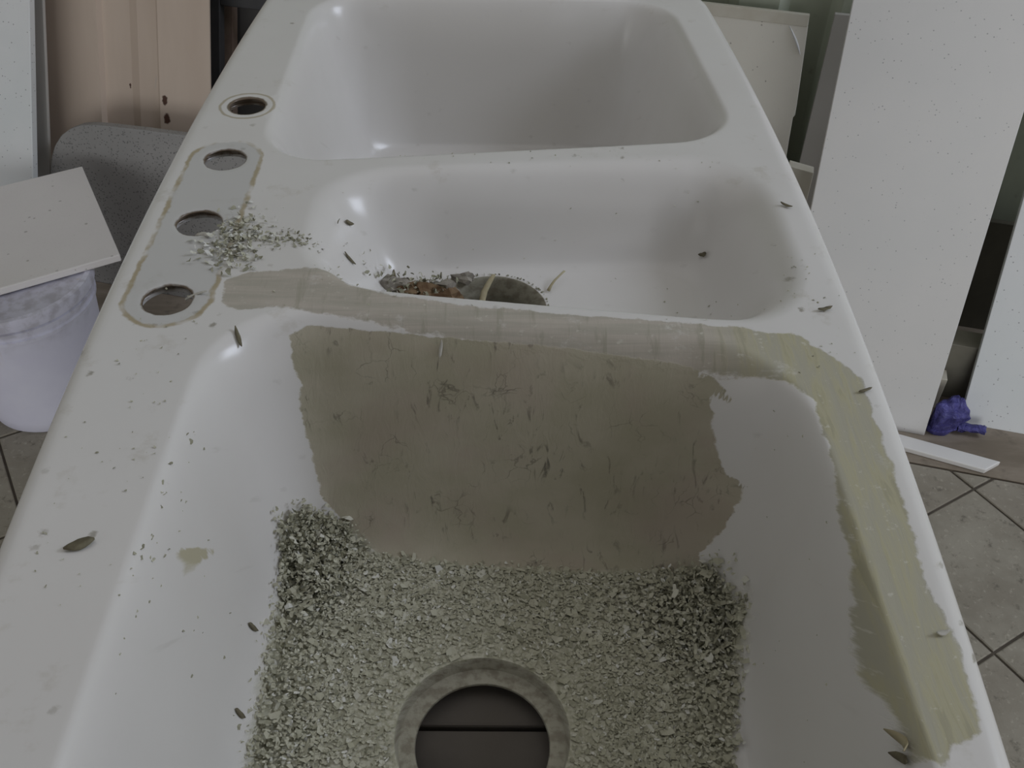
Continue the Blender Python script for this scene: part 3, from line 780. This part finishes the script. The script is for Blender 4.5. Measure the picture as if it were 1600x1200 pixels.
# bucket with lid, and the slab lying on it
bk = empty('plastic_bucket', room(-1.18, 1.155)); tag(bk, 'white plastic bucket with a smeared lid on the floor left of the sink', 'bucket')
def lathe(name, prof, mat, parent, n=64):
    vs_, fs = [], []
    for (r, z) in prof:
        for i in range(n):
            a = 2*math.pi*i/n; vs_.append((r*math.cos(a), r*math.sin(a), z))
    for k in range(len(prof)-1):
        for i in range(n): fs.append((k*n+i, k*n+(i+1) % n, (k+1)*n+(i+1) % n, (k+1)*n+i))
    fs.append(tuple(range(n))[::-1]); fs.append(tuple(range((len(prof)-1)*n, len(prof)*n)))
    me = mesh(name, vs_, fs, True); me.set_sharp_from_angle(angle=R(40))
    return link(name, me, mat, parent)
def bucket_material():
    t = NT('white_bucket_plastic'); c = t.co(); s = t.n('ShaderNodeSeparateXYZ'); t.L.new(c, s.inputs[0])
    col = t.mix(t.rng(t.noise(c, 9, 4), .3, .7), (.72, .715, .86), (.77, .77, .90))
    top = t.rng(t.math('ADD', s.outputs[2], t.math('MULTIPLY', t.noise(c, 22, 5, .65), .10)), .24, .33)
    col = t.mix(t.math('MULTIPLY', top, t.rng(t.noise(c, 45, 4), .40, .65, .15, .60)), col, (.36, .34, .37))
    col = t.mix(t.rng(t.noise(t.mapping(c, (26, 26, 2)), 1, 3), .70, .76, 0, .5), col, (.62, .55, .45))
    col = t.mix(t.rng(t.noise(c, 7, 2), .68, .75, 0, .5), col, (.25, .30, .28))
    return t.out(col, .45)
M_BUCKET = bucket_material()
lathe('bucket_body', [(.104, 0), (.110, .006), (.1125, .03), (.1285, .225), (.129, .228), (.1330, .229), (.1335, .236), (.1300, .238), (.1302, .246), (.1340, .247), (.1345, .254), (.1312, .256), (.1318, .266)], M_BUCKET, bk)
lathe('lid', [(.1322, .266), (.1385, .262), (.1392, .276), (.1372, .2835), (.130, .2850), (.124, .2815), (.001, .2815)], M_BUCKET, bk)
bm = bmesh.new()
B_, A_ = np.array([-1.013, 1.246]), np.array([-1.245, 1.498]); dd = np.array([-.70, -.714])*.46
quad = [B_, A_, A_+dd, B_+dd]; ctr = sum(quad)/4
lo = [bm.verts.new((*(p-ctr), 0)) for p in quad]; hi = [bm.verts.new((*(p-ctr), .014)) for p in quad]
bm.faces.new(lo); bm.faces.new(hi)
for i in range(4): bm.faces.new((lo[i], lo[(i+1) % 4], hi[(i+1) % 4], hi[i]))
sl = link('worktop_offcut', bm_mesh('worktop_offcut', bm), M_SLAB); bevel(sl, .002)
sl.location = room(ctr[0], ctr[1], .2852); sl.rotation_euler[2] = AZ
tag(sl, 'square off-white slab lying flat on top of the white bucket', 'slab')

# repeats share a group
for o in C.objects:
    if o.parent: continue
    k = o.name.split('.')[0]
    g = {'paint_chip': 'loose chips lying on the sink', 'putty_lump': 'putty lumps around the middle drain', 'splinter': 'splinters at the drain and tap holes',
         'laminate_board': 'boards leaning along the back wall', 'board_offcut': 'offcuts in the gap between the right-hand panels'}.get(k)
    if g: o['group'] = g
